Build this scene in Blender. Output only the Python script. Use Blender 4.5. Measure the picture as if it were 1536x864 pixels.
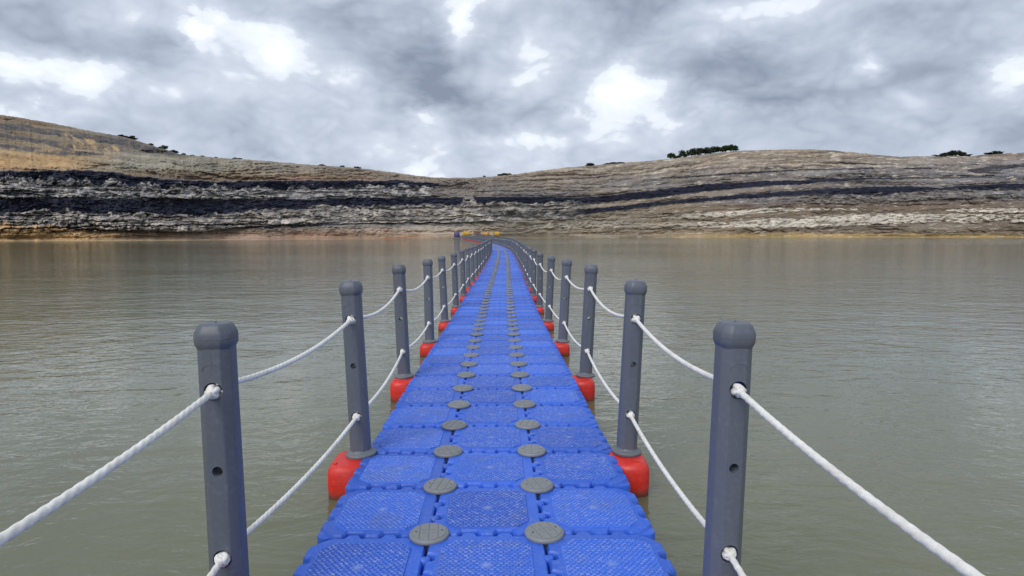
import bpy, bmesh, math, random
import numpy as np
from mathutils import Vector, Matrix

R = math.radians
random.seed(7)
scene = bpy.context.scene
for o in list(bpy.data.objects):
    bpy.data.objects.remove(o)
COL = scene.collection

# ------------------------------------------------------------------ camera
EYE = 1.30            # eye height above the deck
WATER = -0.20         # water level (deck top is z = 0)
CAMX = 0.05
FPX, HOR, VPX = 905.0, 352.0, 744.5      # lens and horizon, in pixels of a 1536 x 864 picture
PITCH = math.atan((432 - HOR) / FPX)
YAW = math.atan((768 - VPX) / FPX)
cam_d = bpy.data.cameras.new("camera")
cam = bpy.data.objects.new("camera", cam_d)
COL.objects.link(cam)
cam.location = (CAMX, 0, EYE)
cam.rotation_euler = (math.pi / 2 - PITCH, 0, -YAW)
cam_d.sensor_width = 36
cam_d.lens = FPX / 1536 * 36
cam_d.clip_start = 0.05
cam_d.clip_end = 6000
scene.camera = cam
CAMROT = cam.rotation_euler.to_matrix()

def pix_dir(x, y):
    """unit direction in the world of a viewing direction (1536 x 864 raster)"""
    v = CAMROT @ Vector(((x - 768) / FPX, (432 - y) / FPX, -1.0))
    return v.normalized()

# ------------------------------------------------------------------ sky
SUN_EL, SUN_AZ = R(42), R(-150)          # high, behind and left of the camera
world = bpy.data.worlds.new("World")
scene.world = world
world.use_nodes = True
NT = world.node_tree
NT.nodes.clear()

def nd(kind, **kw):
    n = NT.nodes.new(kind)
    for k, v in kw.items():
        setattr(n, k, v)
    return n
def setin(n, i, v):
    if hasattr(v, 'is_output') or isinstance(v, bpy.types.NodeSocket):
        NT.links.new(v, n.inputs[i])
    else:
        n.inputs[i].default_value = v
def mth(op, a, b=0.0, c=0.0, clamp=False):
    n = nd('ShaderNodeMath', operation=op, use_clamp=clamp)
    setin(n, 0, a); setin(n, 1, b); setin(n, 2, c)
    return n.outputs[0]
def vmth(op, a, b=(0, 0, 0), c=(0, 0, 0), out=0):
    n = nd('ShaderNodeVectorMath', operation=op)
    setin(n, 0, a); setin(n, 1, b)
    if op == 'MULTIPLY_ADD':
        setin(n, 2, c)
    return n.outputs['Value'] if op in ('DOT_PRODUCT', 'LENGTH') else n.outputs[0]
def noise(vec, scale, detail=6, rough=.55, dist=0.0, lac=2.0):
    n = nd('ShaderNodeTexNoise', noise_dimensions='3D')
    setin(n, 'Vector', vec)
    n.inputs['Scale'].default_value = scale
    n.inputs['Detail'].default_value = detail
    n.inputs['Roughness'].default_value = rough
    n.inputs['Lacunarity'].default_value = lac
    n.inputs['Distortion'].default_value = dist
    return n

def cloud_uv(d):
    return math.atan2(d.x, d.y), math.asin(d.z)

tc = nd('ShaderNodeTexCoord')
dirv = vmth('NORMALIZE', tc.outputs['Generated'])
sep = nd('ShaderNodeSeparateXYZ'); setin(sep, 0, dirv)
az = mth('ARCTAN2', sep.outputs[0], sep.outputs[1])
el = mth('ARCSINE', sep.outputs[2])
# cumulus deck: puffs a little wider than tall
cpv = vmth('MULTIPLY', dirv, (1.0, 1.0, 1.75))
w1 = noise(cpv, 3.2, 4, .55)
w2 = noise(vmth('ADD', cpv, (17.3, 5.1, 2.0)), 11.0, 7, .62)
def scaled(v, k):
    n_ = nd('ShaderNodeVectorMath', operation='SCALE'); setin(n_, 0, v); n_.inputs['Scale'].default_value = k
    return n_.outputs[0]
wa = scaled(vmth('SUBTRACT', w1.outputs['Color'], (.5, .5, .5)), .16)
wb = scaled(vmth('SUBTRACT', w2.outputs['Color'], (.5, .5, .5)), .085)
ae = nd('ShaderNodeCombineXYZ'); setin(ae, 0, az); setin(ae, 1, el); ae.inputs[2].default_value = 0
aev = vmth('ADD', vmth('ADD', ae.outputs[0], vmth('MULTIPLY', wa, (1, .55, 0))), vmth('MULTIPLY', wb, (1, .8, 0)))
# cloud masses of this sky: (x, y, rx, ry, thickness)
BLOBS = [(640, 95, 95, 55, .34), (690, 150, 80, 20, .30), (1060, 105, 150, 38, .30), (1190, 158, 150, 20, .26),
         (890, 50, 110, 45, .22), (450, 15, 190, 30, .24), (80, 45, 150, 30, .20), (210, 70, 60, 22, .16),
         (1400, 92, 95, 28, .28), (230, 180, 200, 35, .13), (1330, 25, 90, 25, .16), (1000, 5, 140, 16, .22),
         (560, 150, 70, 30, .14), (1470, 10, 80, 20, .2), (820, 180, 90, 20, .10), (1420, 190, 120, 30, .10),
         (928, 145, 42, 40, -.50), (285, 50, 26, 20, -.52), (172, 130, 34, 36, -.32), (708, 18, 22, 36, -.40),
         (50, 105, 70, 22, -.22), (1520, 112, 40, 22, -.36), (400, 85, 65, 38, -.22), (1060, 182, 110, 14, -.20),
         (625, 192, 30, 14, -.28), (740, 218, 120, 14, -.12), (1300, 88, 16, 18, -.28), (1150, 28, 70, 30, -.20),
         (20, 170, 90, 9, -.26), (820, 95, 36, 34, -.20), (700, 75, 20, 40, -.12), (1360, 150, 22, 18, -.16), (330, 100, 60, 50, -.1)]
acc = None
for (bx, by, rx, ry, w) in BLOBS:
    a0, e0 = cloud_uv(pix_dir(bx, by))
    sa, se = FPX / rx, FPX / ry
    p = vmth('MULTIPLY_ADD', aev, (sa, se, 0), (-a0 * sa, -e0 * se, 0))
    g = mth('POWER', 2.71828, mth('MULTIPLY', vmth('DOT_PRODUCT', p, p), -1.0))
    acc = mth('MULTIPLY_ADD', g, w * 1.08, acc if acc is not None else 0.0)
def puffs(v):
    """cloud thickness before the large masses: soft fractal plus rounded billows"""
    v = vmth('ADD', v, scaled(vmth('SUBTRACT', noise(v, 6.0, 3, .55).outputs['Color'], (.5, .5, .5)), .07))
    a_ = noise(vmth('ADD', v, (4.0, 9.0, 0)), 2.6, 9, .54).outputs['Fac']
    b_ = None
    for k_, (sc_k, wt) in enumerate(((5.5, .30), (13.0, .22), (29.0, .14))):
        n_ = noise(vmth('ADD', v, (3.3 * k_, 7.7, 1.9 * k_)), sc_k, 1.0, .5).outputs['Fac']
        f_ = mth('MULTIPLY', mth('SUBTRACT', .22, mth('ABSOLUTE', mth('SUBTRACT', n_, .5))), wt * 2.2)
        b_ = f_ if b_ is None else mth('ADD', b_, f_)
    return mth('ADD', mth('MULTIPLY', mth('SUBTRACT', a_, .5), 1.25), mth('SUBTRACT', b_, .16))
q0 = puffs(cpv)
q1 = puffs(vmth('ADD', cpv, (-.012, -.004, .030)))       # a little nearer to the light
thick = mth('ADD', mth('ADD', q0, .535), acc)
relief = mth('SUBTRACT', q0, q1)
thick = mth('MULTIPLY_ADD', mth('MULTIPLY_ADD', relief, -1.1, thick), .93, .04)
ramp = nd('ShaderNodeValToRGB'); setin(ramp, 0, thick)
cr = ramp.color_ramp
def lin(c):
    return tuple(((v / 255) / 12.92 if v / 255 <= .04045 else ((v / 255 + .055) / 1.055) ** 2.4) for v in c)
stops = [(-0.0, (236, 239, 244)), (0.16, (228, 232, 239)), (0.28, (217, 223, 232)), (0.39, (206, 213, 224)), (0.44, (188, 196, 209)),
         (0.58, (173, 182, 197)), (0.74, (156, 166, 182)), (0.88, (139, 149, 166)), (1.02, (122, 132, 150))]
cr.elements[0].position, cr.elements[1].position = stops[0][0], stops[-1][0]
cr.elements[0].color = (*lin(stops[0][1]), 1); cr.elements[1].color = (*lin(stops[-1][1]), 1)
for p, c in stops[1:-1]:
    e = cr.elements.new(p); e.color = (*lin(c), 1)
SKY_STR = 0.10
cloudcol = nd('ShaderNodeVectorMath', operation='SCALE'); setin(cloudcol, 0, ramp.outputs[0]); cloudcol.inputs['Scale'].default_value = 1.0 / SKY_STR
sky = nd('ShaderNodeTexSky', sky_type='NISHITA', sun_disc=False)
sky.sun_elevation = SUN_EL; sky.sun_rotation = SUN_AZ
gap = nd('ShaderNodeMapRange', interpolation_type='SMOOTHSTEP'); setin(gap, 'Value', thick)
gap.inputs['From Min'].default_value = -.22; gap.inputs['From Max'].default_value = .02
mix = nd('ShaderNodeMix', data_type='RGBA'); setin(mix, 0, gap.outputs[0])
NT.links.new(sky.outputs[0], mix.inputs[6]); NT.links.new(cloudcol.outputs[0], mix.inputs[7])
bg = nd('ShaderNodeBackground'); NT.links.new(mix.outputs[2], bg.inputs[0]); bg.inputs[1].default_value = SKY_STR
wo = nd('ShaderNodeOutputWorld'); NT.links.new(bg.outputs[0], wo.inputs[0])

sun_d = bpy.data.lights.new("sun", 'SUN')
sun = bpy.data.objects.new("sun", sun_d); COL.objects.link(sun)
sun_d.energy = 1.4; sun_d.angle = R(35); sun_d.color = (1, .96, .9)
sd = Vector((math.sin(SUN_AZ) * math.cos(SUN_EL), math.cos(SUN_AZ) * math.cos(SUN_EL), math.sin(SUN_EL)))
sun.rotation_euler = sd.to_track_quat('Z', 'Y').to_euler()
sun.location = (0, 0, 60)

vs = scene.view_settings
vs.view_transform = 'Standard'; vs.look = 'None'; vs.gamma = 1; vs.use_curve_mapping = False
vs.exposure = 0.42

# ------------------------------------------------------------------ helpers
def tag(o, label=None, cat=None, group=None, kind=None):
    if label: o["label"] = label
    if cat: o["category"] = cat
    if group: o["group"] = group
    if kind: o["kind"] = kind
    return o
def link(name, me, parent=None, loc=None, rot=None):
    o = bpy.data.objects.new(name, me)
    COL.objects.link(o)
    if parent is not None: o.parent = parent
    if loc is not None: o.location = loc
    if rot is not None: o.rotation_euler = rot
    return o
def mesh_np(name, verts, faces, mat=None, smooth=False):
    me = bpy.data.meshes.new(name)
    me.from_pydata([tuple(v) for v in verts], [], [tuple(f) for f in faces])
    if mat: me.materials.append(mat)
    if smooth: me.polygons.foreach_set('use_smooth', [True] * len(me.polygons))
    me.update()
    return me
def mesh_grid(name, P, mat=None, smooth=True):
    """P: (rows, cols, 3) array -> quad sheet"""
    r, c = P.shape[:2]
    me = bpy.data.meshes.new(name)
    idx = np.arange(r * c).reshape(r, c)
    q = np.stack([idx[:-1, :-1], idx[:-1, 1:], idx[1:, 1:], idx[1:, :-1]], -1).reshape(-1, 4)
    me.vertices.add(r * c); me.vertices.foreach_set('co', P.reshape(-1).astype(np.float32))
    me.loops.add(q.size); me.loops.foreach_set('vertex_index', q.reshape(-1).astype(np.int32))
    me.polygons.add(len(q)); me.polygons.foreach_set('loop_start', np.arange(0, q.size, 4, dtype=np.int32))
    me.polygons.foreach_set('loop_total', np.full(len(q), 4, dtype=np.int32))
    me.polygons.foreach_set('use_smooth', np.full(len(q), smooth))
    me.update(calc_edges=True)
    if mat: me.materials.append(mat)
    return me
def bm_mesh(name, bm, mat=None, smooth_angle=None):
    me = bpy.data.meshes.new(name)
    bmesh.ops.recalc_face_normals(bm, faces=bm.faces)
    if smooth_angle is not None:
        for f in bm.faces: f.smooth = True
        for e in bm.edges:
            if len(e.link_faces) == 2 and e.calc_face_angle(0) > smooth_angle: e.smooth = False
    bm.to_mesh(me); bm.free()
    if mat: me.materials.append(mat)
    return me
def stack_rings(bm, rings, cap_top=True, cap_bot=True):
    """rings: list of lists of points, same count; loft them"""
    vs_ = [[bm.verts.new(p) for p in ring] for ring in rings]
    n = len(rings[0])
    for a, b in zip(vs_[:-1], vs_[1:]):
        for i in range(n):
            bm.faces.new((a[i], a[(i + 1) % n], b[(i + 1) % n], b[i]))
    if cap_bot: bm.faces.new(list(reversed(vs_[0])))
    if cap_top: bm.faces.new(vs_[-1])
    return vs_
def inset2d(poly, d):
    n = len(poly); out = []
    for i in range(n):
        p0, p1, p2 = Vector(poly[i - 1]), Vector(poly[i]), Vector(poly[(i + 1) % n])
        a = (p1 - p0).normalized(); b = (p2 - p1).normalized()
        na, nb = Vector((-a.y, a.x)), Vector((-b.y, b.x))     # inward for CCW
        m = na + nb
        k = max(.35, 1 + na.dot(nb))
        out.append(p1 + m * (d / k))
    return [(p.x, p.y) for p in out]
def lathe(bm, prof, n=32, center=(0, 0)):
    rings = [[(center[0] + r * math.cos(2 * math.pi * i / n), center[1] + r * math.sin(2 * math.pi * i / n), z) for i in range(n)] for r, z in prof]
    return stack_rings(bm, rings)

# numpy noise -------------------------------------------------------
_rng = np.random.RandomState(11)
_perm = _rng.permutation(4096)
_g2 = _rng.randn(4096, 2); _g2 /= np.linalg.norm(_g2, axis=1)[:, None]
def _h(ix, iy, s=0):
    return _perm[(_perm[(ix + 1013 * s) & 4095] + iy) & 4095]
def perlin(x, y, s=0):
    ix = np.floor(x).astype(np.int64); iy = np.floor(y).astype(np.int64)
    fx, fy = x - ix, y - iy
    u = fx * fx * fx * (fx * (fx * 6 - 15) + 10); v = fy * fy * fy * (fy * (fy * 6 - 15) + 10)
    def g(dx, dy):
        gr = _g2[_h(ix + dx, iy + dy, s)]
        return gr[..., 0] * (fx - dx) + gr[..., 1] * (fy - dy)
    a = g(0, 0) * (1 - u) + g(1, 0) * u
    b = g(0, 1) * (1 - u) + g(1, 1) * u
    return (a * (1 - v) + b * v) * 1.5
def fbm(x, y, s=0, o=5, gain=.5, lac=2.03):
    t = 0; a = 1; tot = 0
    for i in range(o):
        t = t + a * perlin(x, y, s + i); tot += a
        x = x * lac + 3.1; y = y * lac + 1.7; a *= gain
    return t / tot
def ridged(x, y, s=0, o=4, gain=.5):
    t = 0; a = 1; tot = 0
    for i in range(o):
        t = t + a * (1 - 2 * np.abs(perlin(x, y, s + i))); tot += a
        x = x * 2.03 + 3.1; y = y * 2.03 + 1.7; a *= gain
    return t / tot
def worley(x, y, s=0):
    """distance to nearest, second nearest, id random of the nearest"""
    ix = np.floor(x).astype(np.int64); iy = np.floor(y).astype(np.int64)
    d1 = np.full(x.shape, 9.); d2 = np.full(x.shape, 9.); rid = np.zeros(x.shape)
    for dx in (-1, 0, 1):
        for dy in (-1, 0, 1):
            h = _h(ix + dx, iy + dy, s)
            px = ix + dx + (h % 61) / 61.; py = iy + dy + (_perm[h] % 67) / 67.
            d = np.hypot(x - px, y - py)
            near = d < d1
            d2 = np.where(near, d1, np.minimum(d2, d))
            rid = np.where(near, _perm[(h + 77) & 4095] / 4096., rid)
            d1 = np.where(near, d, d1)
    return d1, d2, rid
def sstep(a, b, x):
    t = np.clip((x - a) / (b - a), 0, 1)
    return t * t * (3 - 2 * t)

# ------------------------------------------------------------------ materials
class M:
    """small node-material builder"""
    def __init__(self, name, rough=.5, spec=.5, col=(.5, .5, .5)):
        self.m = bpy.data.materials.new(name); self.m.use_nodes = True
        self.t = self.m.node_tree; self.b = self.t.nodes['Principled BSDF']
        self.b.inputs['Roughness'].default_value = rough
        self.b.inputs['Specular IOR Level'].default_value = spec
        self.b.inputs['Base Color'].default_value = (*col, 1)
    def n(self, kind, ins=None, **kw):
        n = self.t.nodes.new(kind)
        for k, v in kw.items(): setattr(n, k, v)
        for k, v in (ins or {}).items():
            if isinstance(v, bpy.types.NodeSocket): self.t.links.new(v, n.inputs[k])
            else: n.inputs[k].default_value = v
        return n
    def noise(self, vec, scale, detail=4, rough=.55, dist=0):
        return self.n('ShaderNodeTexNoise', {'Vector': vec, 'Scale': scale, 'Detail': detail, 'Roughness': rough, 'Distortion': dist}).outputs['Fac']
    def rng(self, v, a, b, c=0., d=1.):
        return self.n('ShaderNodeMapRange', {'Value': v, 'From Min': a, 'From Max': b, 'To Min': c, 'To Max': d}).outputs[0]
    def mixc(self, f, a, b, blend='MIX'):
        n = self.t.nodes.new('ShaderNodeMix'); n.data_type = 'RGBA'; n.blend_type = blend
        for i, v in ((0, f), (6, a), (7, b)):
            if isinstance(v, bpy.types.NodeSocket): self.t.links.new(v, n.inputs[i])
            elif i == 0: n.inputs[i].default_value = v
            else: n.inputs[i].default_value = (*v, 1)
        return n.outputs[2]
    def math(self, op, a, b=0.):
        return self.n('ShaderNodeMath', {0: a, 1: b}, operation=op).outputs[0]
    def out(self, k, v):
        self.t.links.new(v, self.b.inputs[k])
    def bump(self, h, strength=.3, dist=.01, normal=None):
        ins = {'Height': h, 'Strength': strength, 'Distance': dist}
        if normal is not None: ins['Normal'] = normal
        return self.n('ShaderNodeBump', ins).outputs[0]
    def obj(self):
        return self.n('ShaderNodeTexCoord').outputs['Object']
    def world(self):
        return self.n('ShaderNodeNewGeometry').outputs['Position']

def plastic(name, col, dust, rough=.42, dustamt=.35, var=.12, grain=180, wet=False):
    m = M(name, rough, .5)
    w = m.world(); rnd = m.n('ShaderNodeObjectInfo').outputs['Random']
    n1 = m.noise(w, 3.2, 6, .65); n2 = m.noise(w, 55, 3, .6)
    dark = tuple(c * (1 - var * 1.6) for c in col); light = tuple(min(1, c * (1 + var)) for c in col)
    c = m.mixc(rnd, dark, light)
    c = m.mixc(m.rng(n1, .35, .7, 0, var * 1.5), c, tuple(min(1, v * 1.15 + .012) for v in col))
    f = m.math('MULTIPLY', m.rng(n2, .5, .78, 0, 1), m.rng(n1, .3, .75, .15, 1))
    c = m.mixc(m.math('MULTIPLY', f, dustamt), c, dust)
    if wet:                                            # algae and silt along the waterline, faded tops
        hz = m.n('ShaderNodeSeparateXYZ', {0: w}).outputs[2]
        wl = m.rng(m.math('ADD', hz, m.math('MULTIPLY', m.math('SUBTRACT', m.noise(w, 14, 5, .7), .5), .07)), WATER + .012, WATER + .06, .85, 0)
        c = m.mixc(wl, c, (.055, .050, .028))
        c = m.mixc(m.rng(m.noise(w, 9, 5, .7), .5, .75, 0, .30), c, tuple(min(1, v * .8 + .10) for v in col))
    m.out('Base Color', c)
    m.out('Roughness', m.rng(n1, .3, .7, rough - .08, rough + .14))
    m.out('Normal', m.bump(m.noise(w, grain, 3, .6), .12, .004))
    return m.m
BLUE = plastic('blue_plastic', (.026, .120, .62), (.42, .47, .62), .42, .34, wet=True)
# trodden tread: chalky scuffs gather on the stud tops and in the middle of each float
m = M('blue_tread_plastic', .45, .5)
w = m.world(); oc = m.obj(); rnd = m.n('ShaderNodeObjectInfo').outputs['Random']
sepz = m.n('ShaderNodeSeparateXYZ', {0: oc})
c = m.mixc(rnd, (.022, .100, .50), (.048, .168, .70))
n1 = m.noise(w, 2.6, 6, .65); n2 = m.noise(w, 70, 4, .65)
rad = m.n('ShaderNodeVectorMath', {0: m.n('ShaderNodeVectorMath', {0: oc, 1: (1, 1, 0)}, operation='MULTIPLY').outputs[0]}, operation='LENGTH').outputs['Value']
mid = m.rng(m.math('ADD', rad, m.math('MULTIPLY', m.math('SUBTRACT', n2, .5), .04)), .006, .034, .6, 0)
top = m.rng(sepz.outputs[2], .0045, .0085, 0, 1)
sc_ = m.math('MULTIPLY', top, m.math('MULTIPLY', m.rng(n2, .42, .68, 0, 1), m.rng(n1, .32, .66, .30, .85)))
sc_ = m.math('MAXIMUM', sc_, m.math('MULTIPLY', mid, m.rng(n2, .35, .6, .2, .8)))
c = m.mixc(sc_, c, (.45, .50, .66))
c = m.mixc(m.rng(m.noise(w, 3.1, 6, .7), .50, .72, 0, .42), c, (.15, .17, .25))
c = m.mixc(m.rng(m.noise(w, 13, 5, .7), .58, .78, 0, .35), c, (.13, .125, .13))
m.out('Base Color', c); m.out('Roughness', m.rng(n1, .3, .7, .38, .58))
TREAD = m.m
RED = plastic('red_plastic', (.62, .022, .012), (.55, .25, .2), .42, .3, wet=True)
GREY = plastic('grey_plastic', (.106, .118, .150), (.26, .27, .29), .42, .34, .10)
GREYLT = plastic('pale_grey_plastic', (.205, .215, .222), (.42, .42, .42), .5, .45, .07)
FLANGE = plastic('flange_grey_plastic', (.14, .15, .17), (.35, .35, .36), .45, .4, .08)
DARK = M('dark_hole', .9, .1, (.01, .01, .012)).m
m = M('white_rope_fibre', .8, .2)
w = m.world(); n1 = m.noise(w, 40, 4, .7); n2 = m.noise(w, 6, 4, .6)
c = m.mixc(m.rng(n1, .35, .7), (.87, .86, .83), (.70, .68, .63))
c = m.mixc(m.rng(n2, .52, .75, 0, .4), c, (.42, .38, .31))
m.out('Base Color', c); m.out('Normal', m.bump(m.noise(w, 500, 3, .6), .5, .002))
ROPE = m.m

# ------------------------------------------------------------------ water
m = M('lake_water', .05, .85, (.15, .142, .095))
m.b.inputs['IOR'].default_value = 1.33
w = m.world()
sc1 = m.n('ShaderNodeVectorMath', {0: w, 1: (.55, 1.0, 1)}, operation='MULTIPLY').outputs[0]
ws_ = m.n('ShaderNodeVectorMath', {0: w, 1: (.35, 1.0, 1)}, operation='MULTIPLY').outputs[0]
big = m.noise(ws_, .045, 5, .6)                      # wind patches, stretched across the lake
wy = m.n('ShaderNodeSeparateXYZ', {0: w}).outputs[1]
open_ = m.rng(m.math('ADD', wy, m.math('MULTIPLY', big, 60.)), 118., 140., 0., 1.)   # the open reach is ruffled
b0 = m.noise(sc1, .55, 3, .5, .6); b1 = m.noise(sc1, 2.1, 4, .55, .8); b2 = m.noise(sc1, 7.5, 3, .55, .5); b3 = m.noise(sc1, 24, 2, .5)
h = m.math('ADD', m.math('MULTIPLY', b0, .028), m.math('MULTIPLY', b1, .026))
h = m.math('ADD', h, m.math('MULTIPLY', b2, .0125))
h = m.math('ADD', h, m.math('MULTIPLY', b3, .0010))
h = m.math('MULTIPLY', h, m.math('ADD', m.rng(big, .35, .65, .48, 1.15), m.math('MULTIPLY', open_, 1.3)))
m.out('Normal', m.bump(h, 1.0, 1.0))
c = m.mixc(m.rng(m.noise(w, .06, 4, .6), .3, .7), (.124, .130, .068), (.148, .152, .086))
m.out('Base Color', c)
WATERM = m.m
wv = [(-1800, -300, WATER), (1800, -300, WATER), (1800, 2600, WATER), (-1800, 2600, WATER)]
tag(link('water', mesh_np('water', wv, [(0, 1, 2, 3)], WATERM)), kind='structure')

# ------------------------------------------------------------------ quarry cliffs
def ctl(pts):
    xs = [p[0] for p in pts]; ys = [p[1] for p in pts]
    return lambda x: np.interp(x, xs, ys)
sky_y = ctl([(-1500, 120), (-500, 135), (-150, 152), (0, 174), (50, 181), (100, 190), (150, 200), (200, 209), (240, 221), (280, 234), (330, 238.5), (400, 243),
             (470, 249), (530, 253), (560, 256), (600, 261), (630, 265.5), (660, 268), (700, 268), (740, 266), (770, 263), (800, 259), (850, 253),
             (900, 249), (950, 245), (1000, 240.5), (1040, 235.5), (1080, 231), (1100, 229), (1150, 227.5), (1200, 226.5), (1240, 228), (1290, 233),
             (1330, 237), (1380, 237), (1440, 236.5), (1480, 233), (1536, 231), (1700, 228), (2200, 240), (2900, 260)])
shore_d = ctl([(-1500, 110), (-400, 118), (0, 140), (200, 152), (400, 176), (600, 202), (680, 212), (740, 222), (820, 262), (1000, 310), (1200, 330), (1400, 330), (1536, 322), (1900, 300), (2900, 250)])

xs = np.concatenate([np.linspace(-1500, -40, 180), np.arange(-36, 1572, .9), np.linspace(1576, 2900, 180)])
NR = 250
NXc = len(xs)
tt = np.linspace(0, 1, NR)
D0 = shore_d(xs) * (1 + .018 * fbm(xs / 60., xs * 0 + 3.3, 40, 4))
# shoreline pixel row, skyline pixel row
ys0 = HOR + FPX * (EYE - WATER) / D0
ysk = sky_y(xs) + 1.1 * fbm(xs / 14., xs * 0 + 1.2, 50, 4) + .7 * fbm(xs / 3., xs * 0 + 9.2, 51, 3)
X, T = np.meshgrid(xs, tt)
Y = ys0[None, :] + (ysk - ys0)[None, :] * T          # viewing row of each vertex

WX = fbm(X / 45., Y / 18., 1, 5)                       # slow wander of the beds
WX2 = fbm(X / 9., Y / 6., 6, 4)
Yw = Y + 2.2 * WX + 1.3 * WX2
Xw = X + 6 * fbm(X / 20., Y / 12., 9, 4)

def L(c): return np.array(lin(c))
def band(pts, soft=.5, yy=None, xx=None):
    """coverage of a bed given as (x, top, bottom) control points"""
    yy = Yw if yy is None else yy; xx = Xw if xx is None else xx
    px = [p[0] for p in pts]
    t = np.interp(xx, px, [p[1] for p in pts]); b = np.interp(xx, px, [p[2] for p in pts])
    f = sstep(-soft, soft, yy - t) * sstep(-soft, soft, b - yy)
    return f * (xx > px[0]) * (xx < px[-1]), t, b

# seams of lignite
S1 = [(-1500, 256, 274), (0, 259, 276), (60, 258, 280), (140, 258, 280), (190, 261, 282), (240, 269, 286), (300, 274, 286), (420, 273, 286), (520, 272, 285), (600, 272, 284), (660, 275, 280)]
S2 = [(-1500, 300, 326), (0, 299, 322), (100, 299, 320), (200, 300, 324), (300, 301, 326), (350, 302, 320), (400, 300, 316), (500, 298, 313), (600, 297, 312), (700, 296, 312),
      (760, 296, 309), (820, 297, 308), (870, 297, 307), (900, 294, 305), (950, 289, 300), (1000, 283.5, 295), (1050, 278, 288), (1100, 275, 285), (1150, 273, 281), (1200, 271, 277), (1250, 269, 273), (1300, 268, 270.4), (1400, 267.2, 269), (1470, 266, 267.6)]
S3 = [(812, 316, 326), (860, 315, 323), (900, 312, 319), (950, 307, 314.5), (1000, 301, 306.5), (1050, 298, 304), (1100, 293, 299.5), (1150, 289.5, 297), (1200, 285.5, 293), (1250, 283.5, 294), (1300, 281.5, 295.5), (1350, 280, 290.5), (1400, 283.5, 287.5), (1430, 280, 287), (1480, 277.5, 286.5), (1536, 275.5, 284.5), (2900, 270, 282)]
S4 = [(990, 267.7, 269.5), (1050, 265, 267), (1100, 261, 263), (1150, 258, 260.3), (1200, 255.3, 257.2), (1250, 254.8, 256.2), (1302, 253, 254.6)]
S4b = [(1338, 255, 256), (1355, 253, 257), (1378, 254.5, 256)]
S4c = [(1440, 256, 258), (1460, 253, 260.5), (1485, 251, 259), (1505, 249, 255), (1525, 248, 252)]
S5 = [(-1500, 344, 350), (0, 345, 349), (100, 341.5, 346.5), (200, 341, 346), (250, 339.5, 344.5), (350, 338, 343), (400, 339, 342.4), (450, 336, 340.4), (500, 336.6, 339), (600, 333, 335.6), (650, 332, 335.4), (700, 327.5, 331), (726, 326, 328)]
S6 = [(690, 317, 319), (740, 317, 322), (790, 318, 324), (832, 319, 322)]
# dark clay beds on the left hill
H1 = [(-1500, 150, 165), (0, 188, 195), (50, 191, 200), (100, 199, 207), (150, 205, 214), (200, 212, 223), (240, 222, 233), (285, 234, 236)]
H2 = [(-1500, 172, 180), (0, 200, 204), (50, 207, 214), (100, 215, 225), (125, 222, 230)]
H3 = [(-1500, 196, 205), (0, 217, 222), (50, 223, 229), (100, 228, 235), (165, 231, 235)]
# pale marl beds on the right
P1 = [(985, 323, 329), (1050, 320, 327), (1100, 317, 325), (1140, 313, 319), (1200, 312, 316), (1280, 313, 316)]
P2 = [(800, 336, 343), (900, 333, 342), (1000, 336, 342), (1100, 333, 341), (1150, 328, 341), (1200, 327, 341), (1250, 322, 338), (1300, 321, 337), (1400, 321, 333.5), (1536, 322.5, 333), (2900, 322, 333)]
P3 = [(1410, 315.5, 317.4), (1470, 313, 319.5), (1536, 313, 319), (2900, 312, 319)]

# rubble that has spilled over the seams: an uneven pile line under each seam top
def n1d(per, seed, o=4): return fbm(xs / per, xs * 0 + seed * 1.37, seed, o, .55)[None, :]
F1 = fbm(X / 34., Y / 13., 150, 4); F2 = fbm(X / 30. + 5, Y / 11. + 8, 154, 4)
fan = np.zeros_like(X); fanc = np.zeros(X.shape + (3,))
SW = fbm(X / 16. + Y / 30., Y / 7., 160, 4, .6)
def pile(crest, bottom, on, cols_, seed, cov=.9):
    """loose material between a crest line and a lower line"""
    global fan, fanc
    yy = Y + 4.2 * SW + 1.6 * WX2
    f = sstep(-.9, .9, yy - crest) * sstep(-1.0, .6, bottom - Y) * on
    f = f * np.clip(cov + 1.6 * fbm((X + 16 * F1) / 15., (Y + 5 * F2) / 11., seed + 3, 4, .55), 0, 1)
    tone = np.clip(fbm((X + 20 * F2) / 13., (Y + 6 * F1) / 8., seed + 5, 4, .6) * 2.0 + .45, 0, 1)[..., None]
    c_ = L(cols_[0]) * (1 - tone) + L(cols_[1]) * tone
    fan = np.maximum(fan, f); fanc = fanc * (1 - f[..., None]) + c_ * f[..., None]
top1 = np.interp(xs, [p[0] for p in S1], [p[1] for p in S1])[None, :]
top2 = np.interp(xs, [p[0] for p in S2], [p[1] for p in S2])[None, :]
bot2 = np.interp(xs, [p[0] for p in S2], [p[2] for p in S2])[None, :]
bot3 = np.interp(xs, [p[0] for p in S3], [p[2] for p in S3])[None, :]
amp = np.clip((299 - top1) * .55, 3, 22)
cr1 = top1 + amp * (.62 + .95 * n1d(34, 21) + .25 * n1d(11, 25, 2)) 
pile(cr1, top2 - .5, sstep(668, 640, X), ((112, 111, 113), (178, 173, 167)), 200, 1.0)
cr2 = bot2 - 3 + 7 * n1d(34, 31) - 11 * sstep(.12, .5, n1d(52, 35)) * sstep(180, 220, X)
pile(cr2, bot2 + 22, sstep(900, 840, X), ((122, 118, 115), (184, 174, 162)), 220, .95)
cr3 = bot3 - 1.5 + 5 * n1d(30, 41) - 5 * sstep(.2, .5, n1d(60, 43))
pile(cr3, bot3 + 12, sstep(1150, 1220, X), ((104, 102, 102), (146, 140, 134)), 240, .6)
crs = 346 + 9 * n1d(60, 51) - 14 * sstep(150, -20, X)
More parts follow.
